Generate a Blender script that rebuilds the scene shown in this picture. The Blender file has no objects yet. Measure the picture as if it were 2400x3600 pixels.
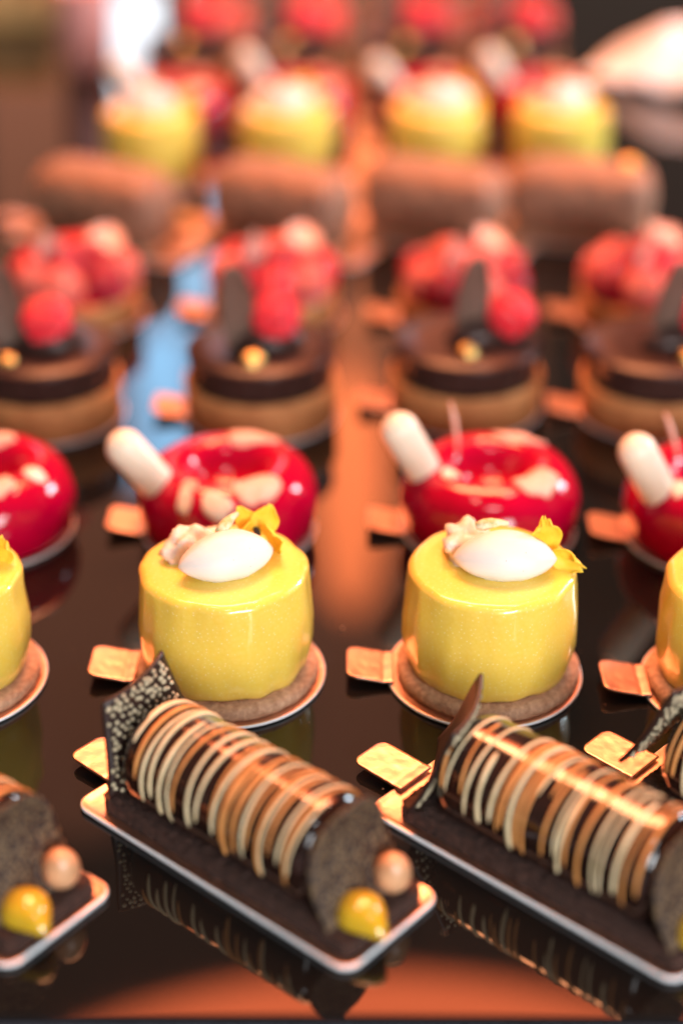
import bpy, math, random
from mathutils import Vector, Matrix, noise

S = bpy.context.scene
C = S.collection
R = math.radians
PI = math.pi

# ------------------------------------------------------------------ camera
cam_d = bpy.data.cameras.new('camera')
cam = bpy.data.objects.new('camera', cam_d)
C.objects.link(cam)
CAM_H = 0.4004
cam.location = (0, 0, CAM_H)
cam.rotation_euler = (R(90 - 29.096), 0, 0)
cam_d.sensor_fit = 'VERTICAL'
cam_d.sensor_height = 36.0
cam_d.sensor_width = 24.0
cam_d.lens = 61.2
cam_d.clip_start = 0.02
cam_d.clip_end = 60
cam_d.dof.use_dof = True
cam_d.dof.focus_distance = 0.655
cam_d.dof.aperture_fstop = 2.35
S.camera = cam
S.render.resolution_x, S.render.resolution_y = 682, 1024

# ------------------------------------------------------------------ world and lamps
w = bpy.data.worlds.new('World')
S.world = w
w.use_nodes = True
bg = w.node_tree.nodes['Background']
bg.inputs['Color'].default_value = (0.85, 0.70, 0.58, 1)
bg.inputs['Strength'].default_value = 0.09


def area_lamp(name, loc, target, sx, sy, rad, col, shape='RECTANGLE'):
    """Rectangular lamp; rad is its radiance, so what the tray mirrors is known."""
    l = bpy.data.lights.new(name, 'AREA')
    l.shape = shape
    l.size, l.size_y = sx, sy
    l.energy = rad * PI * sx * sy * (PI / 4 if shape == 'ELLIPSE' else 1)
    l.color = col
    o = bpy.data.objects.new(name, l)
    C.objects.link(o)
    o.location = loc
    d = Vector(target) - Vector(loc)
    o.rotation_euler = d.to_track_quat('-Z', 'Y').to_euler()
    return o


area_lamp('warm_ceiling_lamp', (0.10, 1.66, 1.84), (0, 0.55, 0), 1.6, 0.95, 11.0, (1, 0.17, 0.055), 'ELLIPSE')
area_lamp('warm_ceiling_lamp', (-0.1, 2.1, 3.0), (0, 1.1, 0), 1.5, 1.0, 33.0, (1, 0.40, 0.17))
area_lamp('warm_lamp_column', (0.03, 5.0, 2.30), (0, 0.8, 0), 0.24, 0.80, 8.5, (1, 0.20, 0.055), 'ELLIPSE')
area_lamp('warm_lamp_column', (0.04, 5.0, 1.60), (0, 0.8, 0), 0.16, 0.50, 2.2, (1, 0.24, 0.08), 'ELLIPSE')
area_lamp('warm_lamp_column', (0.07, 5.0, 1.18), (0, 0.8, 0), 0.18, 0.34, 7.0, (1, 0.20, 0.055), 'ELLIPSE')
area_lamp('warm_room', (-0.30, 6.2, 2.3), (0, 0.8, 0.5), 2.1, 4.0, 0.75, (1, 0.33, 0.17))
area_lamp('tall_window', (-0.56, 5.0, 2.00), (-0.1, 0.8, 0), 0.21, 0.50, 6.0, (0.20, 0.62, 1))
area_lamp('tall_window', (-0.47, 5.0, 1.48), (-0.1, 0.8, 0), 0.13, 0.42, 5.5, (0.24, 0.66, 1))
area_lamp('tall_window', (-0.60, 5.0, 0.90), (-0.1, 0.8, 0), 0.27, 0.40, 4.6, (0.72, 0.90, 1))
area_lamp('room_window', (0.55, -0.75, 0.46), (0.02, 0.60, 0.0), 0.65, 0.50, 21.0, (0.96, 0.98, 1))
area_lamp('napkin_fill', (0.98, 1.20, 0.46), (0.31, 1.45, 0.0), 0.25, 0.25, 50.0, (0.72, 0.88, 1))  # added fill lamp to whiten the napkin; no window is known here
area_lamp('ceiling_spot', (0.42, 0.95, 1.5), (0, 0.7, 0), 0.09, 0.13, 52, (1, 0.80, 0.60))
area_lamp('ceiling_spot', (-0.35, 0.35, 1.5), (0, 0.7, 0), 0.10, 0.10, 44, (1, 0.82, 0.62))
area_lamp('ceiling_spot', (0.10, -0.45, 1.75), (0, 0.6, 0), 0.45, 0.12, 22, (0.95, 0.97, 1))

S.view_settings.view_transform = 'Standard'
S.view_settings.look = 'None'
S.view_settings.gamma = 1
S.view_settings.use_curve_mapping = False
S.view_settings.exposure = 0.25

# ------------------------------------------------------------------ materials


class Mat:
    def __init__(self, name, **kw):
        self.m = bpy.data.materials.new(name)
        self.m.use_nodes = True
        self.nt = self.m.node_tree
        self.b = self.nt.nodes['Principled BSDF']
        for k, v in kw.items():
            self.set(k.replace('_', ' '), v)
        self.tc = None

    def set(self, k, v):
        names = {'base': 'Base Color', 'rough': 'Roughness', 'metal': 'Metallic', 'coat': 'Coat Weight',
                 'coat rough': 'Coat Roughness', 'sss': 'Subsurface Weight', 'sss scale': 'Subsurface Scale',
                 'sss radius': 'Subsurface Radius', 'trans': 'Transmission Weight', 'ior': 'IOR',
                 'spec': 'Specular IOR Level', 'sheen': 'Sheen Weight', 'coat tint': 'Coat Tint'}
        i = self.b.inputs[names.get(k, k)]
        if isinstance(v, tuple) and len(v) == 3 and k != 'sss radius':
            v = (*v, 1)
        i.default_value = v

    def n(self, t, **kw):
        x = self.nt.nodes.new(t)
        for k, v in kw.items():
            if k in x.inputs:
                x.inputs[k].default_value = v
            else:
                setattr(x, k, v)
        return x

    def l(self, a, b):
        self.nt.links.new(a, b)

    def coord(self):
        if not self.tc:
            self.tc = self.n('ShaderNodeTexCoord').outputs['Object']
        return self.tc

    def noise(self, scale, detail=4, rough=0.55):
        x = self.n('ShaderNodeTexNoise')
        x.inputs['Scale'].default_value = scale
        x.inputs['Detail'].default_value = detail
        x.inputs['Roughness'].default_value = rough
        self.l(self.coord(), x.inputs['Vector'])
        return x.outputs['Fac']

    def voronoi(self, scale, feature='F1'):
        x = self.n('ShaderNodeTexVoronoi')
        x.feature = feature
        x.inputs['Scale'].default_value = scale
        self.l(self.coord(), x.inputs['Vector'])
        return x.outputs['Distance']

    def ramp(self, fac, stops):
        x = self.n('ShaderNodeValToRGB')
        e = x.color_ramp.elements
        while len(e) < len(stops):
            e.new(0.5)
        for el, (p, c) in zip(e, stops):
            el.position = p
            el.color = (*c, 1) if len(c) == 3 else c
        self.l(fac, x.inputs['Fac'])
        return x.outputs['Color']

    def color(self, out):
        self.l(out, self.b.inputs['Base Color'])
        return self

    def rough(self, fac, lo, hi):
        x = self.n('ShaderNodeMapRange')
        x.inputs['To Min'].default_value = lo
        x.inputs['To Max'].default_value = hi
        self.l(fac, x.inputs['Value'])
        self.l(x.outputs['Result'], self.b.inputs['Roughness'])
        return self

    def bump(self, fac, strength, dist):
        x = self.n('ShaderNodeBump')
        x.inputs['Strength'].default_value = strength
        x.inputs['Distance'].default_value = dist
        self.l(fac, x.inputs['Height'])
        prev = self.b.inputs['Normal']
        if prev.is_linked:
            self.l(prev.links[0].from_socket, x.inputs['Normal'])
        self.l(x.outputs['Normal'], prev)
        return self


M = {}
m = Mat('black_acrylic', base=(0.006, 0.006, 0.006), rough=0.02, ior=1.5)
m.rough(m.noise(9, 5, 0.6), 0.012, 0.055)
M['tray'] = m.m
m = Mat('dark_cloth', rough=0.9)
m.color(m.ramp(m.noise(300), [(0.3, (0.06, 0.065, 0.09)), (0.7, (0.10, 0.105, 0.14))]))
M['cloth'] = m.m

m = Mat('gold_card', metal=1.0, rough=0.3)
m.color(m.ramp(m.noise(60), [(0.3, (0.68, 0.40, 0.29)), (0.7, (0.77, 0.49, 0.37))]))
m.rough(m.noise(180), 0.30, 0.48)
m.bump(m.noise(240, 3), 0.25, 0.0006).bump(m.noise(55, 2), 0.2, 0.0012)
M['card'] = m.m
m = Mat('card_edge', rough=0.45)
m.color(m.ramp(m.noise(400), [(0.3, (0.70, 0.73, 0.77)), (0.7, (0.80, 0.83, 0.86))]))
M['card_edge'] = m.m

m = Mat('yellow_pearl_glaze', rough=0.3, coat=0.8, coat_rough=0.08, sss=0.15, sss_scale=0.004, sss_radius=(1.0, 0.7, 0.15), metal=0.05)
fl = m.ramp(m.voronoi(620), [(0.0, (1, 0.92, 0.60)), (0.18, (0.93, 0.665, 0.12)), (1.0, (0.92, 0.635, 0.08))])
m.color(fl)
m.rough(m.noise(90, 4), 0.26, 0.42)
m.bump(m.noise(70, 3), 0.14, 0.0012).bump(m.noise(500, 2), 0.10, 0.0003)
M['yellow'] = m.m

m = Mat('baked_biscuit', rough=0.85)
m.color(m.ramp(m.noise(420, 5), [(0.3, (0.36, 0.18, 0.10)), (0.7, (0.62, 0.37, 0.23))]))
m.bump(m.noise(700, 4), 0.8, 0.0012)
M['biscuit'] = m.m

m = Mat('vanilla_cream', rough=0.5, sss=0.25, sss_scale=0.004, sss_radius=(1, 0.85, 0.7))
sp = m.ramp(m.voronoi(330), [(0.0, (0.10, 0.07, 0.05)), (0.042, (0.10, 0.07, 0.05)), (0.06, (0.76, 0.735, 0.695)), (1, (0.76, 0.735, 0.695))])
m.color(sp)
m.bump(m.noise(160, 3), 0.15, 0.0008)
M['cream'] = m.m

m = Mat('yellow_petal', rough=0.55, sss=0.2, sss_scale=0.002, sss_radius=(1, 0.8, 0.2))
m.color(m.ramp(m.noise(160), [(0.3, (0.86, 0.50, 0.02)), (0.7, (0.93, 0.66, 0.07))]))
M['petal'] = m.m
M['eye'] = Mat('flower_eye', base=(0.02, 0.01, 0.005), rough=0.7).m
m = Mat('blush_petal', rough=0.65, sss=0.1, sss_scale=0.001, sss_radius=(1, 0.7, 0.6))
m.color(m.ramp(m.noise(180), [(0.3, (0.74, 0.34, 0.26)), (0.7, (0.82, 0.54, 0.44))]))
m.bump(m.noise(300), 0.4, 0.0006)
M['blush'] = m.m
m = Mat('meringue_crumb', rough=0.75, sss=0.2, sss_scale=0.002)
m.color(m.ramp(m.noise(220), [(0.3, (0.80, 0.62, 0.50)), (0.7, (0.86, 0.80, 0.70))]))
m.bump(m.noise(380), 0.6, 0.001)
M['crumb'] = m.m
m = Mat('green_bud', rough=0.6)
m.color(m.ramp(m.noise(420), [(0.35, (0.40, 0.42, 0.16)), (0.65, (0.78, 0.74, 0.52))]))
M['bud'] = m.m

m = Mat('red_mirror_glaze', rough=0.07, sss=0.05, sss_scale=0.003, sss_radius=(1, 0.1, 0.1))
m.color(m.ramp(m.noise(45), [(0.3, (0.37, 0.0003, 0.024)), (0.7, (0.47, 0.0006, 0.034))]))
m.bump(m.noise(60, 2), 0.06, 0.001)
M['red'] = m.m

m = Mat('ivory_tube', rough=0.35, sss=0.25, sss_scale=0.004, sss_radius=(1, 0.85, 0.65))
m.color(m.ramp(m.noise(90), [(0.3, (0.80, 0.72, 0.58)), (0.7, (0.86, 0.80, 0.68))]))
M['ivory'] = m.m

m = Mat('dark_chocolate_glaze', rough=0.14, coat=0.6, coat_rough=0.05)
m.color(m.ramp(m.noise(60), [(0.3, (0.012, 0.0055, 0.004)), (0.7, (0.026, 0.011, 0.008))]))
m.bump(m.noise(80, 3), 0.12, 0.001)
M['choc'] = m.m
m = Mat('satin_chocolate', rough=0.30, spec=0.25)
m.color(m.ramp(m.noise(120), [(0.3, (0.030, 0.014, 0.012)), (0.7, (0.055, 0.027, 0.022))]))
m.bump(m.noise(200, 4), 0.25, 0.0008)
M['choc_satin'] = m.m
m = Mat('milk_chocolate', rough=0.5)
m.color(m.ramp(m.noise(120), [(0.3, (0.11, 0.066, 0.046)), (0.7, (0.16, 0.10, 0.075))]))
M['milk'] = m.m
m = Mat('velvet_cocoa', rough=0.5, sheen=0.5)
m.set('Sheen Tint', (1.0, 0.62, 0.42))
m.color(m.ramp(m.noise(110, 6, 0.7), [(0.35, (0.13, 0.050, 0.026)), (0.65, (0.42, 0.20, 0.115))]))
m.bump(m.noise(260, 4), 1.0, 0.0025)
M['velvet'] = m.m
m = Mat('caramel_drizzle', rough=0.6)
m.color(m.ramp(m.noise(140), [(0.3, (0.56, 0.21, 0.05)), (0.7, (0.68, 0.31, 0.09))]))
M['caramel'] = m.m
m = Mat('blond_drizzle', rough=0.6)
m.color(m.ramp(m.noise(140), [(0.3, (0.66, 0.52, 0.29)), (0.7, (0.78, 0.65, 0.41))]))
M['blond'] = m.m

m = Mat('cocoa_sponge', rough=0.95)
m.color(m.ramp(m.noise(520, 5), [(0.3, (0.016, 0.006, 0.004)), (0.75, (0.085, 0.034, 0.022))]))
m.bump(m.noise(600, 5), 1.0, 0.0018)
M['sponge'] = m.m

M['plaque'] = Mat('plaque_chocolate', base=(0.022, 0.010, 0.008), rough=0.4).m
m = Mat('plaque_pebble', rough=0.45)
m.color(m.ramp(m.noise(90), [(0.3, (0.36, 0.30, 0.19)), (0.7, (0.58, 0.50, 0.33))]))
M['pebble'] = m.m
m = Mat('grained_plaque', rough=0.6)
v = m.voronoi(560)
m.color(m.ramp(v, [(0.10, (0.24, 0.15, 0.070)), (0.55, (0.028, 0.013, 0.008))]))
m.bump(v, 0.9, -0.0010)
M['grain'] = m.m

m = Mat('yellow_gel', base=(0.58, 0.37, 0.020), rough=0.10, coat=0.8, coat_rough=0.04, sss=0.5, sss_scale=0.006, sss_radius=(1, 0.8, 0.1))
M['gel'] = m.m
m = Mat('toasted_hazelnut', rough=0.32, coat=0.3, coat_rough=0.2)
m.color(m.ramp(m.noise(110), [(0.3, (0.52, 0.25, 0.12)), (0.7, (0.70, 0.40, 0.22))]))
m.bump(m.noise(300), 0.2, 0.0005)
M['nut'] = m.m
m = Mat('tart_shell', rough=0.75)
m.color(m.ramp(m.noise(130, 5), [(0.3, (0.42, 0.16, 0.050)), (0.7, (0.58, 0.26, 0.09))]))
m.bump(m.noise(420, 4), 0.6, 0.001)
M['shell'] = m.m
m = Mat('raspberry_skin', rough=0.14, sss=0.25, sss_scale=0.004, sss_radius=(1, 0.15, 0.12), coat=0.5)
m.color(m.ramp(m.noise(120), [(0.3, (0.72, 0.008, 0.026)), (0.7, (0.88, 0.030, 0.055))]))
M['berry'] = m.m
m = Mat('ripe_raspberry_skin', rough=0.14, sss=0.15, sss_scale=0.003, sss_radius=(1, 0.15, 0.12), coat=0.5)
m.color(m.ramp(m.noise(120), [(0.3, (0.36, 0.003, 0.022)), (0.7, (0.52, 0.010, 0.035))]))
M['berry_ripe'] = m.m
m = Mat('pale_raspberry_skin', rough=0.2, sss=0.25, sss_scale=0.004, sss_radius=(1, 0.25, 0.2), coat=0.4)
m.color(m.ramp(m.noise(120), [(0.3, (0.80, 0.12, 0.10)), (0.7, (0.86, 0.26, 0.20))]))
M['berry_pale'] = m.m
m = Mat('gold_leaf', base=(0.95, 0.66, 0.22), metal=1.0, rough=0.3)
m.bump(m.noise(400), 0.7, 0.001)
M['leaf_gold'] = m.m
m = Mat('white_cloth', rough=0.85)
m.color(m.ramp(m.noise(200), [(0.3, (0.78, 0.78, 0.80)), (0.7, (0.86, 0.86, 0.87))]))
m.bump(m.noise(500), 0.4, 0.0006)
M['napkin'] = m.m

# ------------------------------------------------------------------ mesh helpers


def mesh(name, verts, faces, mat, smooth=True):
    me = bpy.data.meshes.new(name)
    me.from_pydata([tuple(v) for v in verts], [], faces)
    me.materials.append(M[mat])
    if smooth:
        me.polygons.foreach_set('use_smooth', [True] * len(me.polygons))
    me.update()
    return me


def link(name, me, parent=None, mat4=None, kind=None):
    o = bpy.data.objects.new(name, me)
    C.objects.link(o)
    if parent:
        o.parent = parent
    if mat4 is not None:
        o.matrix_local = mat4
    if kind:
        o['kind'] = kind
    return o


def tag(o, label, cat, group=None):
    o['label'] = label
    o['category'] = cat
    if group:
        o['group'] = group
    return o


def empty(name, loc, rz=0.0):
    o = bpy.data.objects.new(name, None)
    o.empty_display_size = 0.01
    C.objects.link(o)
    o.location = loc
    o.rotation_euler = (0, 0, rz)
    return o


def loft(loops, cap0=True, cap1=True):
    n = len(loops[0])
    V = [p for lp in loops for p in lp]
    F = []
    for i in range(len(loops) - 1):
        for j in range(n):
            k = (j + 1) % n
            F.append((i * n + j, i * n + k, (i + 1) * n + k, (i + 1) * n + j))
    if cap0:
        F.append(tuple(reversed(range(n))))
    if cap1:
        b = (len(loops) - 1) * n
        F.append(tuple(range(b, b + n)))
    return V, F


def lathe(prof, n=72, jit=0.0, seed=0):
    loops = []
    for r, z in prof:
        lp = []
        for j in range(n):
            a = 2 * PI * j / n
            p = Vector((math.cos(a) * r, math.sin(a) * r, z))
            if jit:
                d = noise.noise(p * 90 + Vector((seed * 7.3, 0, 0))) * jit + noise.noise(Vector((p.x * 130, p.y * 130, p.z * 25 + seed * 5))) * jit * 0.7
                p = p + Vector((math.cos(a), math.sin(a), 0)) * d
            lp.append(p)
        loops.append(lp)
    return loft(loops)


def arc(cx, cz, r, a0, a1, n):
    return [(cx + r * math.cos(R(a0 + (a1 - a0) * i / n)), cz + r * math.sin(R(a0 + (a1 - a0) * i / n))) for i in range(n + 1)]


def tube(pts, rad, n=8, flat=1.0, up=None):
    """Round tube along pts; rad a number or one per point; ends rounded off."""
    pts = [Vector(p) for p in pts]
    N = len(pts)
    rr = rad if isinstance(rad, (list, tuple)) else [rad] * N
    loops = []
    for i, p in enumerate(pts):
        t = (pts[min(i + 1, N - 1)] - pts[max(i - 1, 0)]).normalized()
        ref = Vector(up[i]) if up else (Vector((0, 0, 1)) if abs(t.z) < 0.9 else Vector((1, 0, 0)))
        s = t.cross(ref).normalized()
        u = s.cross(t).normalized()
        loops.append([p + s * rr[i] * math.cos(2 * PI * k / n) + u * rr[i] * flat * math.sin(2 * PI * k / n) for k in range(n)])
    return loft(loops)


def ellipsoid(rx, ry, rz, nu=24, nv=14, power=1.0):
    loops = []
    for i in range(nv + 1):
        a = -PI / 2 + PI * i / nv
        c = max(math.cos(a), 0.02)
        loops.append([Vector((rx * c * math.cos(2 * PI * j / nu), ry * c * math.sin(2 * PI * j / nu), rz * math.sin(a))) for j in range(nu)])
    return loft(loops)


def join(parts):
    V, F = [], []
    for v, f in parts:
        o = len(V)
        V += v
        F += [tuple(i + o for i in q) for q in f]
    return V, F


def moved(vf, mat4):
    return [mat4 @ Vector(p) for p in vf[0]], vf[1]


def sheet(outline_fn, nu, nv, thick):
    """Closed thin sheet: outline_fn(u,v) -> point, u,v in 0..1; offset along its normal."""
    P = [[Vector(outline_fn(i / nu, j / nv)) for j in range(nv + 1)] for i in range(nu + 1)]
    V, F = [], []
    Nn = []
    for i in range(nu + 1):
        for j in range(nv + 1):
            du = P[min(i + 1, nu)][j] - P[max(i - 1, 0)][j]
            dv = P[i][min(j + 1, nv)] - P[i][max(j - 1, 0)]
            c = du.cross(dv)
            Nn.append(c.normalized() if c.length > 1e-12 else Vector((0, 0, 1)))
            V.append(P[i][j])
    k = len(V)
    V += [v - n * thick for v, n in zip(V, Nn)]
    w_ = nv + 1
    for i in range(nu):
        for j in range(nv):
            a, b, c, d = i * w_ + j, (i + 1) * w_ + j, (i + 1) * w_ + j + 1, i * w_ + j + 1
            F.append((a, b, c, d))
            F.append((k + d, k + c, k + b, k + a))
    ring = [i * w_ for i in range(nu)] + [nu * w_ + j for j in range(nv)] + [i * w_ + nv for i in range(nu, 0, -1)] + [j for j in range(nv, 0, -1)]
    for q in range(len(ring)):
        a, b = ring[q], ring[(q + 1) % len(ring)]
        F.append((b, a, k + a, k + b))
    return V, F


def T(x=0, y=0, z=0, rx=0, ry=0, rz=0, s=1.0):
    return Matrix.Translation((x, y, z)) @ Matrix.Rotation(R(rz), 4, 'Z') @ Matrix.Rotation(R(ry), 4, 'Y') @ Matrix.Rotation(R(rx), 4, 'X') @ Matrix.Scale(s, 4)


cache = {}


def shared(key, fn):
    if key not in cache:
        cache[key] = fn()
    return cache[key]


# ------------------------------------------------------------------ tray and table
def rrect(hx, hy, r, z, k=8):
    out = []
    for cx, cy, a0 in ((hx - r, hy - r, 0), (-hx + r, hy - r, 90), (-hx + r, -hy + r, 180), (hx - r, -hy + r, 270)):
        for i in range(k + 1):
            a = R(a0 + 90 * i / k)
            out.append(Vector((cx + r * math.cos(a), cy + r * math.sin(a), z)))
    return out


TY0, TY1 = 0.3965, 2.6
hy = (TY1 - TY0) / 2
V, F = loft([rrect(0.9, hy - 0.0005, 0.02, -0.0040), rrect(0.9, hy, 0.02, -0.0035), rrect(0.9, hy, 0.02, -0.0012),
             rrect(0.8996, hy - 0.0004, 0.0198, -0.0004), rrect(0.8988, hy - 0.0012, 0.019, 0)])
tray = link('serving_tray', mesh('serving_tray', V, F, 'tray', False))
tray.location = (0, (TY0 + TY1) / 2, 0)
tray.rotation_euler = (0, 0, R(-0.3))
tag(tray, 'large black mirror glossy serving board carrying all the pastries', 'tray')

V, F = [(-4, -2, -0.0043), (4, -2, -0.0043), (4, 6, -0.0043), (-4, 6, -0.0043)], [(0, 1, 2, 3)]
tb = link('table', mesh('table', V, F, 'cloth', False))
tb['kind'] = 'structure'

# ------------------------------------------------------------------ cake cards


def tab_mesh(length, width, lift, mat='card'):
    """Tongue pointing to -x from the origin, creased at the root and bent up; rounded end."""
    rc = 0.0042

    def fn(u, v):
        y = (v - 0.5) * width
        over = max(0.0, abs(y) - (width / 2 - rc))
        xmax = length - (rc - math.sqrt(max(0.0, rc * rc - over * over)))
        x = -xmax * u
        crease = -0.00018 * math.exp(-((-x - 0.004) / 0.0006) ** 2)
        z = lift * max(0.0, -x - 0.004) / length + crease + 0.00012 * noise.noise(Vector((x * 260, y * 260, 1)))
        return (x, y, z + 0.0002)
    V, F = sheet(fn, 26, 20, 0.0009)
    return mesh('tab', V, F, mat)


def edged(me, nf):
    me.materials.append(M['card_edge'])
    for p in list(me.polygons)[:nf]:
        p.material_index = 1
    return me


def round_card_mesh(r):
    prof = [(r - 0.0015, 0.0), (r - 0.0004, 0.0002), (r, 0.0007), (r - 0.0001, 0.0012), (r - 0.0005, 0.0015), (r - 0.0012, 0.0015), (r - 0.0026, 0.0013),
            (r - 0.005, 0.0012), (r * 0.5, 0.0012), (0.001, 0.0012)]
    V, F = lathe(prof, 96)
    return edged(mesh('card_disc', V, F, 'card'), 4 * 96)


def rect_card_mesh(hx, hy):
    L = []
    for ins, z in ((0.0012, 0.0), (0.0004, 0.0002), (0.0, 0.0010), (0.0001, 0.0018), (0.0005, 0.0022), (0.0011, 0.0021), (0.0022, 0.0016), (0.0040, 0.0014), (0.012, 0.0014)):
        L.append(rrect(hx - ins, hy - ins, max(0.0065 - ins, 0.001), z, 7))
    V, F = loft(L)
    return edged(mesh('card_plate', V, F, 'card'), 4 * len(L[0]))


def round_card(x, y, rz, r, label, group):
    o = empty('cake_card', (x, y, 0.0003), R(rz))
    tag(o, label, 'cake card', group)
    link('plate', shared(('rc', r), lambda: round_card_mesh(r)), o)
    link('tab', shared('rtab', lambda: tab_mesh(0.0190, 0.0215, 0.0036)), o, T(-r + 0.0030, 0, 0.0019))
    return o


def rect_card(x, y, rz, label, group):
    o = empty('cake_card', (x, y, 0.0003), R(rz))
    tag(o, label, 'cake card', group)
    link('plate', shared('rect', lambda: rect_card_mesh(0.0655, 0.0245)), o)
    link('tab', shared('ltab', lambda: tab_mesh(0.0240, 0.0175, 0.0008)), o, T(-0.0655 + 0.0035, 0, 0.0026))
    return o


# ------------------------------------------------------------------ chocolate log
BX0, BX1 = -0.0475, 0.0425      # bar extents along the log
BR, BZ = 0.0192, 0.0232       # bar radius and axis height


def bar_section(x):
    """radius of the bar at x (rounded ends)"""
    e0 = min(1, max(0, (x - BX0) / 0.008))
    e1 = min(1, max(0, (BX1 - x) / 0.006))
    f = lambda t: math.sqrt(max(0.0, 1 - (1 - t) ** 2)) * 0.42 + 0.58
    return BR * f(e0) * f(e1)


def bar_point(x, a, off=0.0):
    r = bar_section(x) + off
    ca, sa = math.cos(a), math.sin(a)
    if sa >= 0:
        return Vector((x, ca * r, BZ + sa * r))
    y = math.copysign(abs(ca) ** 0.42, ca) * r     # straight lower walls
    return Vector((x, y, BZ + sa * r * 0.90))


def bar_mesh():
    xs = [BX0 + 0.008 * (1 - math.cos(i / 8 * PI / 2)) for i in range(8)] + [BX0 + 0.008 + (BX1 - BX0 - 0.014) * i / 24 for i in range(25)] + \
         [BX1 - 0.006 + 0.006 * math.sin(i / 6 * PI / 2) for i in range(1, 7)]
    n = 48
    loops = []
    for x in xs:
        lp = []
        for j in range(n):
            a = 2 * PI * j / n
            p = bar_point(x, a)
            p += Vector((0, math.cos(a), math.sin(a))) * 0.00035 * noise.noise(p * 70)
            lp.append(p)
        loops.append(lp)
    V, F = loft(loops)
    return mesh('bar', V, F, 'choc')


def sponge_mesh(seed):
    rnd = random.Random(seed)
    nx, ny = 110, 40
    hx, hy_, z0, z1 = 0.0590, 0.0196, 0.0016, 0.0080
    loops = []
    k = 10
    base = rrect(hx, hy_, 0.004, 0, k)
    # densify the outline
    dense = []
    for i in range(len(base)):
        a, b = base[i], base[(i + 1) % len(base)]
        c = max(1, int((b - a).length / 0.0011))
        for q in range(c):
            dense.append(a.lerp(b, q / c))
    for t in (0, 0.25, 0.5, 0.75, 0.93, 1.0):
        lp = []
        for p in dense:
            q = Vector((p.x, p.y, z0 + (z1 - z0) * t))
            d = p.normalized()
            am = 0.0009 if t < 0.95 else 0.0006
            q += d * (noise.noise(q * 420 + Vector((seed, 0, 0))) * am + noise.noise(q * 130) * 0.0008)
            if t == 1.0:
                q -= d * 0.0012
            lp.append(q)
        loops.append(lp)
    for s in (0.97, 0.93, 0.88, 0.82, 0.75, 0.6, 0.4):
        lp = []
        for p in dense:
            q = Vector((p.x * (1 - (1 - s) * 0.35), p.y * s, z1))
            q.z += noise.noise(q * 380 + Vector((0, seed, 0))) * 0.0010
            lp.append(q)
        loops.append(lp)
    V, F = loft(loops)
    return mesh('sponge', V, F, 'sponge')


def drizzle(x0, slant, a0, a1, wob, rad, seed):
    rnd = random.Random(seed)
    pts, ups, rr = [], [], []
    n = 26
    ph = rnd.random() * 6
    for i in range(n + 1):
        t = i / n
        a = a0 + (a1 - a0) * t
        x = x0 + slant * (t - 0.5) + wob * math.sin(t * 3.0 + ph) + 0.0011 * math.cos(a * 1.0)
        x = min(max(x, BX0 + 0.002), BX1 - 0.0008)
        pts.append(bar_point(x, a, rad * 0.35))
        ups.append((0, math.cos(a), math.sin(a)))
        e = min(t, 1 - t) * n
        rr.append(rad * (1 + 0.15 * math.sin(t * 9 + ph)) * min(1.0, 0.35 + 0.65 * math.sqrt(min(1, e / 2.0))))
    return tube(pts, rr, 8, 0.75, ups)


def plaque_meshes(corners, bend, seed):
    """Thin standing chocolate leaf, four-cornered (y,z corners TL TR BL BR), bowed, with pebbles on its front face."""
    tl, tr, bl, br = [Vector((0, *c)) for c in corners]

    def fn(u, v):
        p = bl.lerp(br, u).lerp(tl.lerp(tr, u), v)
        p.x = bend * (2 * u - 1) ** 2 + 0.0008 * math.sin(v * 5)
        return p
    V, F = sheet(fn, 20, 20, 0.0013)
    slab = mesh('plaque', V, F, 'plaque')
    rnd = random.Random(seed)
    parts = []
    nu, nv = 13, 15
    step = 0.0029
    for i in range(nu):
        for j in range(nv):
            u = (i + 0.5 * (j % 2) + 0.25 + rnd.uniform(-0.28, 0.28)) / nu
            v = (j + 0.5 + rnd.uniform(-0.28, 0.28)) / nv
            if not (0.03 < u < 0.97 and 0.03 < v < 0.97):
                continue
            c = fn(u, v)
            r1 = step * rnd.uniform(0.26, 0.37)
            r2 = r1 * rnd.uniform(0.75, 1.25)
            an = rnd.uniform(0, PI)
            lps = []
            for rr, h in ((1, 0), (0.82, 0.0005), (0.4, 0.0009)):
                lp = []
                for q in range(9):
                    a = 2 * PI * q / 9
                    py, pz = r1 * rr * math.cos(a), r2 * rr * math.sin(a)
                    lp.append(c + Vector((h + 0.00005, py * math.cos(an) - pz * math.sin(an), py * math.sin(an) + pz * math.cos(an))))
                lps.append(lp)
            parts.append(loft(lps, False, True))
    V, F = join(parts)
    return slab, mesh('pebble_relief', V, F, 'pebble')


def end_plaque_mesh():
    """Arched grained plaque leaning on the front end of the bar, bowed outwards."""
    def fn(u, v):
        z = v * 0.0375
        hw = 0.0196 * math.sqrt(max(0.02, 1 - max(0, (v - 0.35) / 0.66) ** 2.2))
        y = (u - 0.5) * 2 * hw
        x = 0.0095 * (1 - v) ** 1.4 - 0.0030 * math.sin(v * PI) - 5.0 * y * y + 0.0008 * noise.noise(Vector((y * 90, v * 3, 2)))
        return Vector((x, y, z + 0.0002 * math.sin(u * 20)))
    V, F = sheet(fn, 18, 22, 0.0014)
    return mesh('end_plaque', V, F, 'grain')


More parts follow.
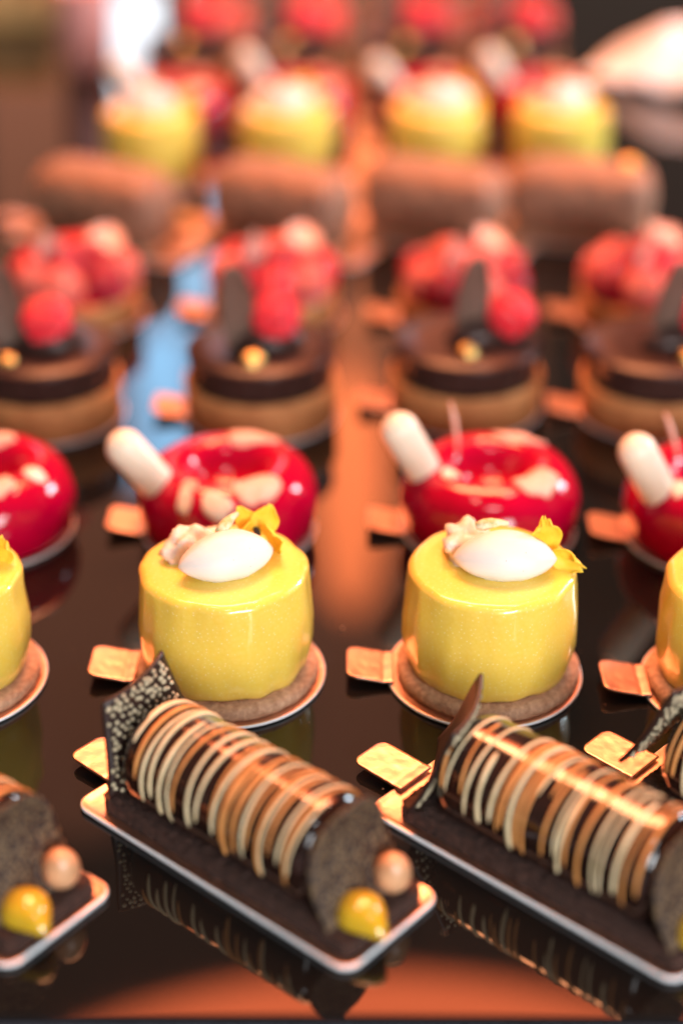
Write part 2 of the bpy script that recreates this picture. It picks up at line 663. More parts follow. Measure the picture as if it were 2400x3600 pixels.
def gel_mesh():
    n = 40
    loops = []
    for i in range(15):
        t = i / 14
        a = t * PI / 2
        r = 0.0086 * math.cos(a) ** 0.85 if i < 14 else 0.0004
        z = 0.0080 * math.sin(a)
        lp = []
        for j in range(n):
            b = 2 * PI * j / n
            k = 1 + 0.50 * max(0, math.cos(b)) ** 7 * (1 - t) + 0.08 * math.sin(2 * b + 1)
            lp.append(Vector((r * k * math.cos(b), r * math.sin(b), z)))
        loops.append(lp)
    loops.insert(0, [Vector((p.x * 0.86, p.y * 0.86, -0.0012)) for p in loops[0]])
    V, F = loft(loops)
    return mesh('gel_drop', V, F, 'gel')


def nut_mesh():
    V, F = ellipsoid(0.0064, 0.0064, 0.0082, 24, 16)
    V = [Vector((p.x * (1 - 0.10 * p.z / 0.008), p.y * (1 - 0.10 * p.z / 0.008), p.z)) for p in V]
    return mesh('hazelnut', V, F, 'nut')


def chocolate_log(x, y, rz, seed, label, group, plaque, p_caramel=0.5, shift=0.0):
    o = empty('chocolate_log', (x, y, 0.0003), R(rz))
    tag(o, label, 'log cake', group)
    link('sponge', shared(('sponge', seed % 4), lambda: sponge_mesh(seed % 4)), o, T(0.0030 if shift == 0 else 0.0045))
    link('chocolate_bar', shared('bar', bar_mesh), o)
    rnd = random.Random(seed * 37 + 12)
    xs = BX0 + 0.0052
    k = 0
    while xs < BX1 - 0.0015:
        kind = 'caramel' if rnd.random() < p_caramel else 'blond'
        a_lo = PI + R(rnd.uniform(-8, 38))       # front side end, low on the wall
        a_hi = R(rnd.uniform(-35, 5))
        if rnd.random() < 0.16:
            a_hi = R(rnd.uniform(75, 120))        # thread that broke off near the ridge
        elif rnd.random() < 0.10:
            a_lo = R(rnd.uniform(110, 150))
        V, F = drizzle(xs, (0.0006 if k % 2 else -0.0022) + rnd.uniform(-0.0010, 0.0010), a_lo, a_hi, rnd.uniform(-0.0008, 0.0008), rnd.choice([0.00048, 0.00058, 0.00070, 0.00086]), seed * 100 + k)
        link('drizzle_stripe', mesh('drizzle_stripe', V, F, kind), o)
        xs += rnd.choice([0.0020, 0.0025, 0.0031, 0.0040, 0.0054])
        k += 1
    px, py, pz, prx, pry, prz = plaque
    sl, pb = shared('plaque', lambda: plaque_meshes(((-0.017, 0.024), (0.014, 0.030), (-0.020, -0.015), (0.027, -0.015)), -0.003, 3))
    p = link('plaque', sl, o, T(px, py, pz, prx, pry, prz))
    p['label'] = 'dark chocolate square with pale pebbled face'
    link('pebble_relief', pb, p, kind='stuff')
    link('end_plaque', shared('endp', end_plaque_mesh), o, T(BX1 + 0.0036, 0, 0.0065))
    link('gel_drop', shared('gel', gel_mesh), o, T(0.0560, -0.0070, 0.0088, 0, 0, -15))
    link('hazelnut', shared('nut', nut_mesh), o, T(0.0550, 0.0105, 0.0152, 12, 14, 0))
    for ch in o.children:
        if shift and not ch.name.startswith('sponge'):
            ch.location.x += shift
    return o


def velvet_mesh(seed):
    """Plain rounded bar with a soft matt coat, wider than tall."""
    L, hw, h = 0.093, 0.0250, 0.050
    n, N = 44, 34
    loops = []
    for i in range(N + 1):
        t = -1 + 2 * i / N
        e = (1 - abs(t) ** 7) ** 0.5 if abs(t) < 1 else 0.0
        e = max(e, 0.04)
        lp = []
        for j in range(n):
            a = 2 * PI * j / n
            c, s_ = math.cos(a), math.sin(a)
            y = math.copysign(abs(c) ** 0.75, c) * hw * (0.35 + 0.65 * e)
            z = h / 2 + math.copysign(abs(s_) ** 0.75, s_) * h / 2 * (0.30 + 0.70 * e) * (1 if s_ > 0 else 0.98)
            p = Vector((t * L / 2, y, z + 0.001))
            p += Vector((0, c, s_)) * 0.0007 * noise.noise(p * 80 + Vector((seed, 0, 0)))
            lp.append(p)
        loops.append(lp)
    V, F = loft(loops)
    return mesh('velvet_bar', V, F, 'velvet')


def velvet_log(x, y, rz, seed, label, group):
    o = empty('velvet_log', (x, y, 0.0015), R(rz))
    tag(o, label, 'log cake', group)
    link('velvet_bar', shared(('velvet', seed % 2), lambda: velvet_mesh(seed % 2)), o)
    link('biscuit_base', shared('vbase', lambda: mesh('vbase', *loft([rrect(0.050, 0.0235, 0.006, 0.0), rrect(0.0508, 0.0245, 0.006, 0.0008), rrect(0.0508, 0.0245, 0.006, 0.004), rrect(0.050, 0.0235, 0.006, 0.0046)]), 'biscuit')), o)
    if seed == 3:  # leaf bit here stands in for the peach highlight at this log's end
        link('gold_leaf', shared('goldf', lambda: crumb_mesh(0.0055, 8, 'leaf_gold')), o, T(0.03, 0.0, 0.0505))
    return o


# ------------------------------------------------------------------ yellow cake
YR, YH = 0.0345, 0.0452


def yellow_body_mesh(seed):
    z0 = 0.0052
    prof = [(0.028, z0), (0.0306, z0 + 0.0004), (0.0319, z0 + 0.002), (0.0331, z0 + 0.006), (0.0343, z0 + 0.014), (0.0346, z0 + 0.022), (0.0341, z0 + 0.030), (0.0334, z0 + 0.037)]
    f = 0.0034
    rt = 0.0330
    prof += arc(rt - f, YH + z0 - f - 0.0002, f, 8, 84, 8)
    prof += [(0.026, YH + z0), (0.018, YH + z0 - 0.0001), (0.008, YH + z0 - 0.0001), (0.001, YH + z0)]
    V, F = lathe(prof, 140, 0.0009, seed)
    V2 = []
    for p in V:
        d = 0.0
        if p.z < z0 + 0.012:
            d = 0.0017 * noise.noise(Vector((math.cos(math.atan2(p.y, p.x)) * 3, math.sin(math.atan2(p.y, p.x)) * 3, seed * 4.3)))
        V2.append(Vector((p.x, p.y, p.z + d * (1 if p.z < z0 + 0.006 else 0.3))))
    return mesh('glazed_body', V2, F, 'yellow')


def biscuit_mesh(r, z0, z1, seed=0):
    prof = [(r * 0.9, z0), (r - 0.0006, z0 + 0.0002), (r, z0 + (z1 - z0) * 0.4), (r - 0.0004, z0 + (z1 - z0) * 0.8), (r - 0.0014, z1), (r * 0.8, z1), (0.002, z1)]
    V, F = lathe(prof, 120)
    V = [p + Vector((p.x, p.y, 0)).normalized() * (0.0006 * noise.noise(p * 500 + Vector((seed, 0, 0))) + 0.0005 * noise.noise(p * 150)) for p in V]
    return mesh('biscuit', V, F, 'biscuit')


def quenelle_mesh(L, w, h, mat, seed=0):
    n, N = 40, 34
    loops = []
    for i in range(N + 1):
        t = -1 + 2 * i / N
        s = max(0.0, 1 - abs(t) ** 2.15) ** 0.72
        s = max(s, 0.03)
        lp = []
        for j in range(n):
            a = 2 * PI * j / n
            ridge = 1 + 0.05 * math.cos(3 * (a - PI / 2))
            yy = math.cos(a) * w / 2 * s * ridge
            zz = math.sin(a) * h / 2 * s * ridge
            p = Vector((t * L / 2, yy, zz + h * 0.40 - abs(t) ** 2 * h * 0.06))
            if p.z < 0.0004:
                p.z = 0.0004 - 0.0008
                p.y += 0.0008 * noise.noise(Vector((p.x * 500, p.y * 500, seed)))
            p += Vector((0, 0.6, 0.4)) * 0.0005 * noise.noise(p * 150 + Vector((seed, 0, 0)))
            p += Vector((0, math.cos(a), math.sin(a))) * 0.00035 * noise.noise(Vector((p.x * 40, math.cos(a) * 5, math.sin(a) * 5 + seed)))
            lp.append(p)
        loops.append(lp)
    V, F = loft(loops)
    return mesh('quenelle', V, F, mat)


def petal_mesh(w, h, cup, ragged, seed, mat):
    """Petal standing from the origin up +z, facing -y, cupped; ragged tip."""
    def fn(u, v):
        hw = w / 2 * (math.sin(PI * min(1, 0.12 + v * 0.80)) ** 0.62)
        s = (u - 0.5) * 2
        z = h * v * (1 - 0.20 * s * s * v) + ragged * h * v ** 3 * noise.noise(Vector((s * 4.2, seed * 3.1, 0)))
        y = -cup * (1 - math.cos(s * 1.1)) - cup * 0.7 * v * v + 0.05 * w * noise.noise(Vector((s * 2, v * 3, seed)))
        return Vector((s * hw, y, z))
    V, F = sheet(fn, 16, 14, 0.00035)
    return mesh('petal', V, F, mat)


def crumb_mesh(r, seed, mat):
    V, F = ellipsoid(r, r * 0.8, r * 0.7, 26, 16)
    out = []
    for p in V:
        d = p.normalized()
        k = 1 + 0.42 * noise.noise(d * 1.6 + Vector((seed * 5.1, 0, 0))) + 0.22 * noise.noise(d * 4 + Vector((0, seed, 0)))
        out.append(p * k)
    return mesh('crumb', out, F, mat)


def bud_mesh():
    V, F = tube([(0, 0, 0), (0.003, 0.0004, 0.0012), (0.006, 0.001, 0.0022), (0.009, 0.0018, 0.0026), (0.012, 0.003, 0.002)],
                [0.0016, 0.0023, 0.0021, 0.0013, 0.0010], 10)
    V = [p + Vector((0, 0, 1)) * 0.0004 * noise.noise(p * 900) for p in V]
    return mesh('bud', V, F, 'bud')


def yellow_cake(x, y, rz, seed, label, group, style):
    o = empty('yellow_cake', (x, y, 0.0015), R(rz))
    tag(o, label, 'cake', group)
    link('biscuit_base', shared('ybisc', lambda: biscuit_mesh(0.0368, 0.0002, 0.0055)), o)
    link('glazed_body', shared(('yb', seed % 4), lambda: yellow_body_mesh(seed % 4)), o)
    zt = 0.0052 + YH - 0.0003
    q, cr, bd, fl = style
    link('cream_quenelle', shared(('q', q[0]), lambda: quenelle_mesh(q[0], 0.0215, 0.0185, 'cream', seed)), o, T(q[1], q[2], zt, 0, 0, q[3]))
    c = link('meringue_piece', shared(('cr', cr[0]), lambda: crumb_mesh(0.0085, cr[0], 'crumb')), o, T(cr[1], cr[2], zt + 0.0045, 0, 0, cr[3], cr[4]))
    link('flower_bud', shared('bud', bud_mesh), o, T(*bd))
    for f in fl:
        if f[0] == 'pansy':
            px, py, prz, ps = f[1:]
            p = empty('pansy', (0, 0, 0))
            p.parent = o
            p.matrix_local = T(px, py, zt, -8, 0, prz, ps)
            link('petal', shared('pt1', lambda: petal_mesh(0.0105, 0.0125, 0.002, 0.05, 1, 'petal')), p, T(0.0008, 0, 0.0045, 0, 22, 0))
            link('petal', shared('pt2', lambda: petal_mesh(0.0080, 0.0120, 0.002, 0.05, 2, 'petal')), p, T(-0.0012, 0.0005, 0.005, 0, -26, 0))
            link('petal', shared('pt3', lambda: petal_mesh(0.0125, 0.0130, 0.002, 0.10, 3, 'petal')), p, T(-0.002, 0.001, 0.0042, 52, -72, 0))
            link('petal', shared('pt4', lambda: petal_mesh(0.0130, 0.0150, 0.002, 0.10, 4, 'petal')), p, T(0.003, -0.001, 0.0042, 60, 66, 0))
            link('flower_centre', shared('eye', lambda: mesh('eye', *ellipsoid(0.0013, 0.0008, 0.0022, 12, 8), 'eye')), p, T(0, -0.0014, 0.0056, 0, -20, 0))
        else:
            sd, w_, h_, tr = f[1:]
            link('petal', shared(('pr', sd), lambda: petal_mesh(w_, h_, 0.004, 0.32, sd, 'petal')), o, T(*tr))
    return o


# ------------------------------------------------------------------ red donut
DP = [(0.0300, 0.0008), (0.0360, 0.0012), (0.0386, 0.0035)]
DP += [(0.0243 + 0.0158 * math.cos(R(a)) , 0.0150 + 0.0190 * math.sin(R(a))) for a in range(-22, 92, 6)]
DP += [(0.0215, 0.0335), (0.0188, 0.0318), (0.0165, 0.0288), (0.0145, 0.0250), (0.0120, 0.0218), (0.0090, 0.0198), (0.0060, 0.0188), (0.001, 0.0184)]


def donut_z(r):
    best = 0
    for i in range(len(DP) - 1):
        (r0, z0), (r1, z1) = DP[i], DP[i + 1]
        if i > 8 and min(r0, r1) <= r <= max(r0, r1) and abs(r1 - r0) > 1e-9:
            best = max(best, z0 + (z1 - z0) * (r - r0) / (r1 - r0))
    return best


def donut_mesh(seed):
    V, F = lathe(DP, 120, 0.0004, seed)
    return mesh('glaze', V, F, 'red')


def flake_mesh(cx, cy, w, h, rot, seed, mat, lift=0.0005, hole=0):
    """Petal flake that drapes over the donut's top."""
    n, N = 26, 7
    loops_t, loops_b = [], []
    ca, sa = math.cos(R(rot)), math.sin(R(rot))
    for i in range(N + 1):
        k = 1 - i / N * 0.97
        lt, lb = [], []
        for j in range(n):
            a = 2 * PI * j / n
            rr = k * (1 + 0.30 * noise.noise(Vector((math.cos(a) * 1.5, math.sin(a) * 1.5, seed * 3.7))) + 0.10 * noise.noise(Vector((math.cos(a) * 5, math.sin(a) * 5, seed))))
            lx, ly = rr * w / 2 * math.cos(a), rr * h / 2 * math.sin(a)
            X, Y = cx + lx * ca - ly * sa, cy + lx * sa + ly * ca
            r = math.hypot(X, Y)
            z = donut_z(min(max(r, 0.002), 0.0385)) + lift + 0.0012 * (noise.noise(Vector((X * 200, Y * 200, seed))) + 0.5)
            lt.append(Vector((X, Y, z)))
            lb.append(Vector((X, Y, z - 0.0006 - lift)))
        loops_t.append(lt)
        loops_b.append(lb)
    V, F = loft(loops_b[::-1] + loops_t, False, True)
    return mesh('flake', V, F, mat)


def pipette_mesh():
    r = 0.0083
    L = 0.037
    prof = [(0.0055, 0.0), (0.0070, 0.0006), (0.0076, 0.003), (0.0081, 0.010), (r, 0.020), (r, L - r)]
    prof += arc(0.0, L - r, r, 8, 82, 9)
    prof += [(0.0004, L)]
    V, F = lathe(prof, 36)
    return mesh('tube', V, F, 'ivory')


def red_donut(x, y, rz, seed, label, group, items):
    o = empty('red_donut', (x, y, 0.0012), R(rz))
    o.scale = (1.03, 1.03, 1.03)
    tag(o, label, 'donut cake', group)
    link('glazed_ring', shared(('don', seed % 3), lambda: donut_mesh(seed % 3)), o)
    for it in items:
        if it[0] == 'tube':
            link('ivory_tube', shared('pip', pipette_mesh), o, T(*it[1:]))
        elif it[0] == 'stick':
            link('petal_sliver', shared('stk', lambda: mesh('sliver', *tube([(0, 0, 0), (0.0005, 0, 0.008), (0, 0.0004, 0.018), (-0.0010, 0, 0.026)], [0.0013, 0.0022, 0.0025, 0.0010], 10, 0.5), 'blush')), o, T(*it[1:]))
        elif it[0] == 'crumb':
            link('meringue_crumb', shared(('dcr', it[1]), lambda: crumb_mesh(0.0042, it[1], 'crumb')), o, T(*it[2:]))
        else:
            _, cx, cy, w_, h_, ro, mt, sd = it
            link('petal_flake', shared(('fl', it), lambda: flake_mesh(cx, cy, w_ * 0.9, h_ * 0.86, ro, sd, mt)), o)
    return o


# ------------------------------------------------------------------ tarts
def shell_mesh(r, h, wall=0.0028):
    prof = [(r - 0.004, 0.0003), (r - 0.001, 0.0006), (r - 0.0004, 0.002), (r, h * 0.5), (r + 0.0002, h - 0.0008), (r - 0.0006, h), (r - wall, h), (r - wall - 0.0006, h - 0.001), (r - wall - 0.0008, h - 0.004), (0.001, h - 0.004)]
    V, F = lathe(prof, 96, 0.0004, 2)
    return mesh('shell', V, F, 'shell')


def berry_mesh(seed=0, mat='berry'):
    """Raspberry about 24 mm tall: drupelets in staggered rows round a core."""
    rnd = random.Random(seed)
    parts = [ellipsoid(0.0088, 0.0088, 0.0105, 16, 10)]
    rows = [(-0.62, 9), (-0.25, 12), (0.12, 12), (0.45, 10), (0.72, 7), (0.93, 3)]
    for k, (t, n) in enumerate(rows):
        rr = 0.0092 * math.sqrt(max(0.05, 1 - t * t)) * (1.0 if t < 0.2 else 0.97)
        for j in range(n):
            a = 2 * PI * (j + 0.5 * (k % 2)) / n
            d = ellipsoid(0.0026, 0.0026, 0.0024, 8, 6)
            parts.append(moved(d, Matrix.Translation((rr * math.cos(a), rr * math.sin(a), t * 0.0108)) @ Matrix.Scale(rnd.uniform(0.92, 1.08), 4)))
    V, F = join(parts)
    return mesh('raspberry', V, F, mat)


def leaf_mesh():
    def fn(u, v):
        hw = 0.0088 * (math.sin(PI * min(0.975, 0.14 + 0.835 * v)) ** 0.45)
        s = (u - 0.5) * 2
        return Vector((s * hw, -0.0020 * s * s - 0.004 * v * v, 0.046 * v))
    V, F = sheet(fn, 12, 18, 0.0010)
    return mesh('leaf', V, F, 'milk')


def choc_top_mesh():
    h0, h1, r = 0.0210, 0.0380, 0.0382
    prof = [(r - 0.004, h0 - 0.003), (r - 0.0022, h0), (r - 0.0016, h0 + 0.004), (r - 0.0008, h1 - 0.0038), (r, h1 - 0.0030), (r + 0.0002, h1 - 0.0010), (r - 0.0005, h1), (r * 0.6, h1), (0.001, h1)]
    loops = []
    for rr, z in prof:
        lp = []
        for j in range(144):
            a = 2 * PI * j / 144
            k = rr + (0.0011 * abs(math.cos(a * 9)) - 0.0006 if h0 - 0.001 < z < h1 - 0.0035 else 0)
            lp.append(Vector((k * math.cos(a), k * math.sin(a), z)))
        loops.append(lp)
    V, F = loft(loops)
    return mesh('chocolate_disc', V, F, 'choc_satin')


def chocolate_tart(x, y, rz, label, group, berry, leaf, gold):
    o = empty('chocolate_tart', (x, y, 0.0015), R(rz))
    tag(o, label, 'tart', group)
    link('tart_shell', shared('csh', lambda: shell_mesh(0.0398, 0.0215)), o)
    link('chocolate_disc', shared('ctop', choc_top_mesh), o)
    link('chocolate_quenelle', shared('cq', lambda: quenelle_mesh(0.036, 0.019, 0.014, 'choc_satin', 9)), o, T(0.006, -0.002, 0.0368, 0, 0, 12))
    link('chocolate_leaf', shared('leaf', leaf_mesh), o, T(*leaf))
    for b in berry:
        link('raspberry', shared('berry', berry_mesh), o, T(*b))
    link('gold_leaf', shared('goldf', lambda: crumb_mesh(0.0055, 8, 'leaf_gold')), o, T(*gold))
    return o


def raspberry_tart(x, y, rz, seed, label, group, petal=True):
    o = empty('raspberry_tart', (x, y, 0.0015), R(rz))
    tag(o, label, 'tart', group)
    link('tart_shell', shared('rsh', lambda: shell_mesh(0.0380, 0.0170)), o)
    rnd = random.Random(seed)
    bms = [shared('berry', berry_mesh), shared('berry2', lambda: berry_mesh(2, 'berry_ripe')), shared('berry2', None), shared('berry3', lambda: berry_mesh(3, 'berry_pale'))]
    link('custard', shared('cust', lambda: mesh('custard', *lathe([(0.034, 0.0135), (0.034, 0.0160), (0.030, 0.018), (0.001, 0.0185)], 60), 'red')), o)
    for k in range(8):
        a = 2 * PI * k / 8 + rnd.uniform(-0.12, 0.12)
        link('raspberry', rnd.choice(bms), o, T(0.0262 * math.cos(a), 0.0262 * math.sin(a), 0.0265, rnd.uniform(-25, 25), rnd.uniform(-25, 25), rnd.uniform(0, 360), rnd.uniform(0.98, 1.1)))
    for k in range(3):
        a = 2 * PI * k / 3 + seed
        link('raspberry', rnd.choice(bms), o, T(0.0108 * math.cos(a), 0.0108 * math.sin(a), 0.0335, rnd.uniform(-30, 30), rnd.uniform(-30, 30), rnd.uniform(0, 360), rnd.uniform(0.95, 1.08)))
    if petal:
        link('blush_petal', shared('rpet', lambda: petal_mesh(0.015, 0.020, 0.003, 0.08, 5, 'blush')), o, T(-0.012, -0.010, 0.038, 10, -8, 20))
        link('blush_petal', shared('rpet2', lambda: petal_mesh(0.020, 0.024, 0.004, 0.08, 6, 'blush')), o, T(0.016, -0.004, 0.0415, -82, 20, -10))
    return o


# ------------------------------------------------------------------ placement
place = ['leftmost, cut off by the left frame edge', 'second from the left', 'third from the left', 'rightmost of its row']
near_y = 'yellow glazed cakes in the sharp near row'
# front row: chocolate logs
LOGS = [(-0.1430, 0.4740, -38, 1, (-0.0490, 0.0, 0.0235, 0, -3, 0)),
        (-0.0315, 0.4745, -41, 2, (-0.0490, 0.0, 0.0235, 0, -3, 2)),
        (0.0735, 0.4700, -42, 3, (-0.0530, -0.002, 0.0215, 0, 24, 25)),
        (0.1580, 0.4760, -43, 4, (-0.0530, 0.000, 0.0300, 0, 26, 6))]
lg = ['striped chocolate log at the lower left, only its nut and gel end in frame',
      'whole striped chocolate log in the front row with pebbled plaque facing the viewer',
      'striped chocolate log at lower right with bare sponge showing behind its plaque',
      'striped chocolate log at the right edge, mostly hidden behind the lower right log']
cg = ['gold rectangular card under the lower left chocolate log', 'gold rectangular card under the whole front chocolate log',
      'gold rectangular card under the lower right chocolate log', 'gold rectangular card with tab showing behind the lower right log']
for (x, y, rz, sd, pl), a, b in zip(LOGS, lg, cg):
    rect_card(x, y, rz, b, 'gold cards under the front logs')
    chocolate_log(x, y, rz, sd, a, 'chocolate logs in the front row', pl, shift=0.0065 if sd == 3 else 0.0)

# second row: yellow cakes
ZT = 0.0501
styles = [((0.038, 0.000, -0.004, 10), (2, -0.014, 0.012, 30, 0.9), (-0.002, 0.004, ZT + 0.0145, 0, 0, 30), [('rag', 11, 0.013, 0.014, (0.022, 0.006, ZT - 0.001, 0, 20, 0))]),
          ((0.0385, 0.0015, -0.006, 22), (1, -0.0135, 0.0070, 20, 1.22), (-0.0015, -0.002, ZT + 0.0150, 0, -4, 42), [('pansy', 0.0125, 0.0150, 4, 1.08)]),
          ((0.0400, 0.004, -0.006, -2), (2, -0.0105, 0.0090, 80, 1.35), (-0.007, 0.0025, ZT + 0.0155, 0, 8, -8), [('rag', 7, 0.0135, 0.0180, (0.0200, 0.004, ZT + 0.0035, 6, -6, 12)), ('rag', 13, 0.009, 0.0130, (0.0225, -0.001, ZT + 0.0055, 20, 108, 10))]),
          ((0.038, 0.002, -0.005, 0), (2, -0.012, 0.009, 60, 1.0), (-0.004, 0.002, ZT + 0.0145, 0, 0, 10), [('rag', 15, 0.012, 0.015, (0.021, 0.003, ZT, 0, 6, 0))])]
YEL = [(-0.1580, 0.5810, 0), (-0.0460, 0.5850, 0), (0.0590, 0.5850, 0), (0.1590, 0.5765, 0)]
yl = ['yellow glazed cake cut off by the left frame edge beside the second near yellow cake', 'yellow glazed cake with a whole yellow pansy behind its cream, behind the whole log',
      'yellow glazed cake with torn yellow petals at the right end of its cream', 'bright yellow glazed cake cut off at the right frame edge']
for i, (x, y, rz) in enumerate(YEL):
    round_card(x - 0.0015 if i == 2 else x, y - 0.0005, -3 + i, 0.0395, 'round gold card under the near yellow cake ' + ['at the left frame edge', 'with the pansy', 'with torn petals', 'at the right frame edge'][i], 'round gold cards under near yellow cakes')
    yellow_cake(x, y, rz, i, yl[i], near_y, styles[i])

# third row: red donuts
ZD = 0.030
common = [('flake', 0.0135, -0.0235, 0.024, 0.021, 25, 'blush', 1), ('flake', 0.011, 0.022, 0.026, 0.013, -8, 'blush', 2),
          ('flake', -0.003, -0.0335, 0.015, 0.010, -20, 'crumb', 3), ('flake', -0.0165, -0.0300, 0.007, 0.009, 10, 'crumb', 4), ('flake', -0.0150, -0.0235, 0.0085, 0.0070, 0, 'blush', 5)]
tubes = [('tube', -0.0255, -0.0120, 0.0235, 0, -37, 2)]
ditems = [[('flake', 0.008, -0.023, 0.022, 0.022, 10, 'blush', 1), ('flake', 0.000, 0.022, 0.028, 0.012, -4, 'blush', 2), ('flake', 0.0255, -0.012, 0.012, 0.009, -30, 'crumb', 3)],
          common + tubes + [('crumb', 1, -0.0335, 0.002, 0.0275)],
          [('flake', 0.0155, -0.0195, 0.025, 0.021, 20, 'blush', 6), ('flake', 0.017, 0.021, 0.026, 0.012, -18, 'blush', 7), ('flake', -0.019, -0.012, 0.009, 0.012, -30, 'crumb', 8),
           ('tube', -0.0275, -0.0020, 0.0260, 0, -28, 4), ('stick', -0.0135, 0.012, 0.031, 0, -6, 0)],
          [('flake', 0.006, -0.022, 0.022, 0.018, 15, 'blush', 9), ('flake', -0.019, -0.020, 0.009, 0.012, -30, 'crumb', 10),
           ('tube', -0.0250, -0.0140, 0.0235, 0, -29, 4), ('stick', -0.0150, 0.012, 0.029, 0, -16, 0)]]
DON = [(-0.1640, 0.7030, 0), (-0.0520, 0.7030, 0), (0.0680, 0.7030, 4), (0.1700, 0.6970, 0)]
dl = ['glossy red ring cake cut off by the left frame edge, no white tube in view', 'glossy red ring cake behind the pansy cake, stubby white tube and no upright sliver',
      'glossy red ring cake behind the torn petal cake, white tube and tall pale sliver', 'glossy red ring cake cut off at the right frame edge, white tube leaning left']
for i, (x, y, rz) in enumerate(DON):
    round_card(x, y, -2, 0.0402, 'round gold card under the near red ring cake ' + ['at the left frame edge', 'behind the pansy cake', 'behind the torn petal cake', 'at the right frame edge'][i], 'round gold cards under near red ring cakes')
    red_donut(x, y, rz, i, dl[i], 'glossy red ring cakes in the near row', ditems[i])

# fourth row: chocolate tarts with a raspberry
TAR = [(-0.1540, 0.8240, 0), (-0.0420, 0.8250, 0), (0.0650, 0.8330, 0), (0.1640, 0.8260, 0)]
leafs = [(-0.015, 0.000, 0.0380, 0, -6, 10), (-0.0095, -0.002, 0.0380, 0, -5, 12), (0.0010, 0.000, 0.0380, 0, 2, 14), (0.0015, 0.000, 0.0380, 0, 4, 20)]
berr = [[(0.004, -0.002, 0.0530, 20, 55, 20, 1.12)], [(0.0085, 0.000, 0.0540, 20, 15, 0, 1.12)], [(0.0225, 0.000, 0.0520, 0, -38, 0, 1.08)], [(0.022, 0.000, 0.0530, 0, -30, 0, 1.1)]]
golds = [(-0.014, -0.020, 0.039, 0, 0, 0, 0.8), (-0.0025, -0.0215, 0.0395, 0, 0, 40, 1.1), (-0.0005, -0.0200, 0.0400, 0, 0, 90, 0.95), (0.012, -0.020, 0.040, 0, 0, 10, 1.0)]
tp = ['cut off by the left frame edge', 'second from the left', 'third from the left', 'cut off at the right frame edge']
for i, (x, y, rz) in enumerate(TAR):
    round_card(x, y + 0.001, -2, 0.0405, 'round gold card under the nearer chocolate tart ' + tp[i], 'round gold cards under nearer chocolate tarts')
    chocolate_tart(x, y, rz, 'nearer chocolate disc tart with leaf and raspberry, ' + tp[i], 'chocolate tarts in the nearer row', berr[i], leafs[i], golds[i])

# fifth row: raspberry tarts
RAS = [(-0.1560, 0.9590, 0), (-0.0400, 0.9590, 10), (0.0710, 0.9520, 20), (0.1770, 0.9560, 30)]
for i, (x, y, rz) in enumerate(RAS):
    round_card(x, y, -2, 0.0405, 'round gold card under the nearer raspberry tart ' + tp[i], 'round gold cards under nearer raspberry tarts')
    raspberry_tart(x, y, rz, i, 'tart heaped with raspberries behind the nearer chocolate tarts, ' + tp[i], 'raspberry tarts in the nearer row')

# sixth row: logs again
fp = ['leftmost', 'second from the left', 'third from the left', 'rightmost']
LG2 = [(-0.1530, 1.0850, -27), (-0.0380, 1.0850, -27), (0.0610, 1.0900, -22), (0.1560, 1.0920, -14)]
for i, (x, y, rz) in enumerate(LG2):
    rect_card(x, y, rz, 'gold rectangular card under the blurred plain brown log, ' + fp[i], 'gold cards under the far logs')
    velvet_log(x, y, rz, i, 'blurred plain brown log behind the raspberry tarts, ' + fp[i], 'plain brown logs in the far row')

# seventh row: yellow cakes
YE2 = [(-0.1340, 1.2080), (-0.0385, 1.2150), (0.0680, 1.2200), (0.1560, 1.2200)]
for i, (x, y) in enumerate(YE2):
    round_card(x, y, -2, 0.0395, 'round gold card under the blurred far yellow cake, ' + fp[i], 'round gold cards under far yellow cakes')
    yellow_cake(x, y, 10 * i, i, 'blurred yellow glazed cake in the far row, ' + fp[i], 'yellow glazed cakes in the far row', styles[i])

# eighth row: red donuts
DO2 = [(-0.1250, 1.3420), (-0.0310, 1.3440), (0.0720, 1.3480), (0.1560, 1.3440)]
for i, (x, y) in enumerate(DO2):
    round_card(x, y, -2, 0.0402, 'round gold card under the blurred far red ring cake, ' + fp[i], 'round gold cards under far red ring cakes')
    red_donut(x, y, 0, i, 'blurred red ring cake with white tube in the far row, ' + fp[i], 'red ring cakes in the far row', ditems[1 + i % 2])

# ninth and tenth rows: tarts
TA2 = [(-0.1270, 1.4600), (-0.0420, 1.4600), (0.0550, 1.4600), (0.1450, 1.4600)]
for i, (x, y) in enumerate(TA2):
    round_card(x, y, -2, 0.0405, 'round gold card under the blurred far chocolate tart, ' + fp[i], 'round gold cards under far chocolate tarts')
    chocolate_tart(x, y, 0, 'blurred chocolate tart with red berry near the top of the photo, ' + fp[i], 'chocolate tarts in the far row', berr[1], leafs[1], golds[1])
RA2 = [(-0.1180, 1.5750), (-0.0320, 1.5750), (0.0700, 1.5750), (0.1560, 1.5750)]
for i, (x, y) in enumerate(RA2):
    raspberry_tart(x, y, 15 * i, 10 + i, 'blurred heap of raspberries on a tart at the top photo edge, ' + fp[i], 'raspberry tarts in the far row', False)

# ------------------------------------------------------------------ back of the tray
def napkin_mesh():
    def fn(u, v):
        x, y = (u - 0.5) * 0.22, (v - 0.5) * 0.10
        z = 0.010 + 0.050 * math.sin(min(1, u * 1.3) * 3.0) * math.sin(v * 3.0) + 0.012 * noise.noise(Vector((x * 22, y * 22, 3))) + 0.004 * noise.noise(Vector((x * 60, y * 60, 7)))
        return Vector((x, y, max(z, 0.003)))
    V, F = sheet(fn, 44, 34, 0.002)
    return mesh('napkin', V, F, 'napkin')


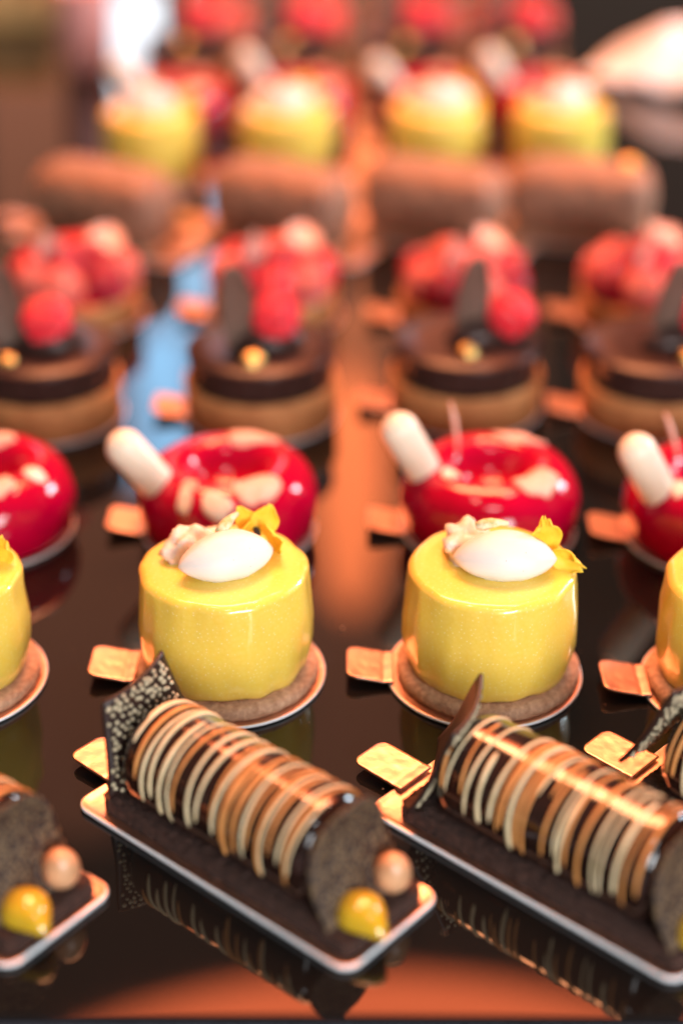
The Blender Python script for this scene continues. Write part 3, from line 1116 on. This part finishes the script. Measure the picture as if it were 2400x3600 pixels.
nk = link('guessed_napkin', napkin_mesh())  # napkin guessed for an unidentified bright white shape
nk.location = (0.300, 1.450, 0)
nk.rotation_euler = (0, 0, R(-30))
nk.scale = (0.85, 0.85, 0.85)
tag(nk, 'blurred crumpled white napkin guessed for a bright patch at the upper right', 'napkin')

m = Mat('pink_standin', rough=0.3)
m.color(m.ramp(m.noise(40), [(0.3, (0.72, 0.30, 0.27)), (0.7, (0.78, 0.36, 0.32))]))
M['pink'] = m.m
cup = link('standin_cup', mesh('standin_cup', *lathe([(0.016, 0.0004), (0.019, 0.001), (0.021, 0.010), (0.0245, 0.075), (0.0243, 0.0765), (0.0235, 0.075), (0.0200, 0.010), (0.001, 0.008)], 64), 'pink'))  # cup invented to stand in for a pink reflection
cup.location = (-0.218, 1.500, 0.0003)
tag(cup, 'blurred made-up pink cup in place of a reflection at the upper left', 'cup')

m = Mat('guessed_wood', rough=0.6)
m.color(m.ramp(m.noise(30), [(0.3, (0.50, 0.26, 0.08)), (0.7, (0.62, 0.36, 0.14))]))
M['tan'] = m.m
bx = link('guessed_crate', mesh('guessed_crate', *loft([rrect(0.048, 0.03, 0.004, 0.0004), rrect(0.05, 0.032, 0.005, 0.004), rrect(0.05, 0.032, 0.005, 0.052), rrect(0.048, 0.03, 0.004, 0.055), rrect(0.043, 0.025, 0.003, 0.055), rrect(0.042, 0.024, 0.003, 0.01)]), 'tan'))  # crate invented to fill in an unidentified tan blur
bx.location = (-0.325, 1.68, 0.0003)
tag(bx, 'blurred made-up tan crate in the upper left photo corner', 'crate')

# ------------------------------------------------------------------ loose crumbs fallen on the board
rnd = random.Random(77)
parts = []
for k in range(70):
    px, py = rnd.uniform(-0.16, 0.17), rnd.uniform(0.40, 0.90)
    r_ = rnd.choice([0.00018, 0.00022, 0.0003, 0.0005])
    parts.append(moved(ellipsoid(r_, r_ * rnd.uniform(0.6, 1), r_ * 0.7, 7, 5), Matrix.Translation((px, py, r_ * 0.7)) @ Matrix.Rotation(rnd.uniform(0, 6), 4, 'Z')))
cb = link('crumbs', mesh('crumbs', *join(parts), 'biscuit'))
cb['kind'] = 'stuff'
cb['label'] = 'tiny loose crumbs scattered on the black board'
cb['category'] = 'crumbs'
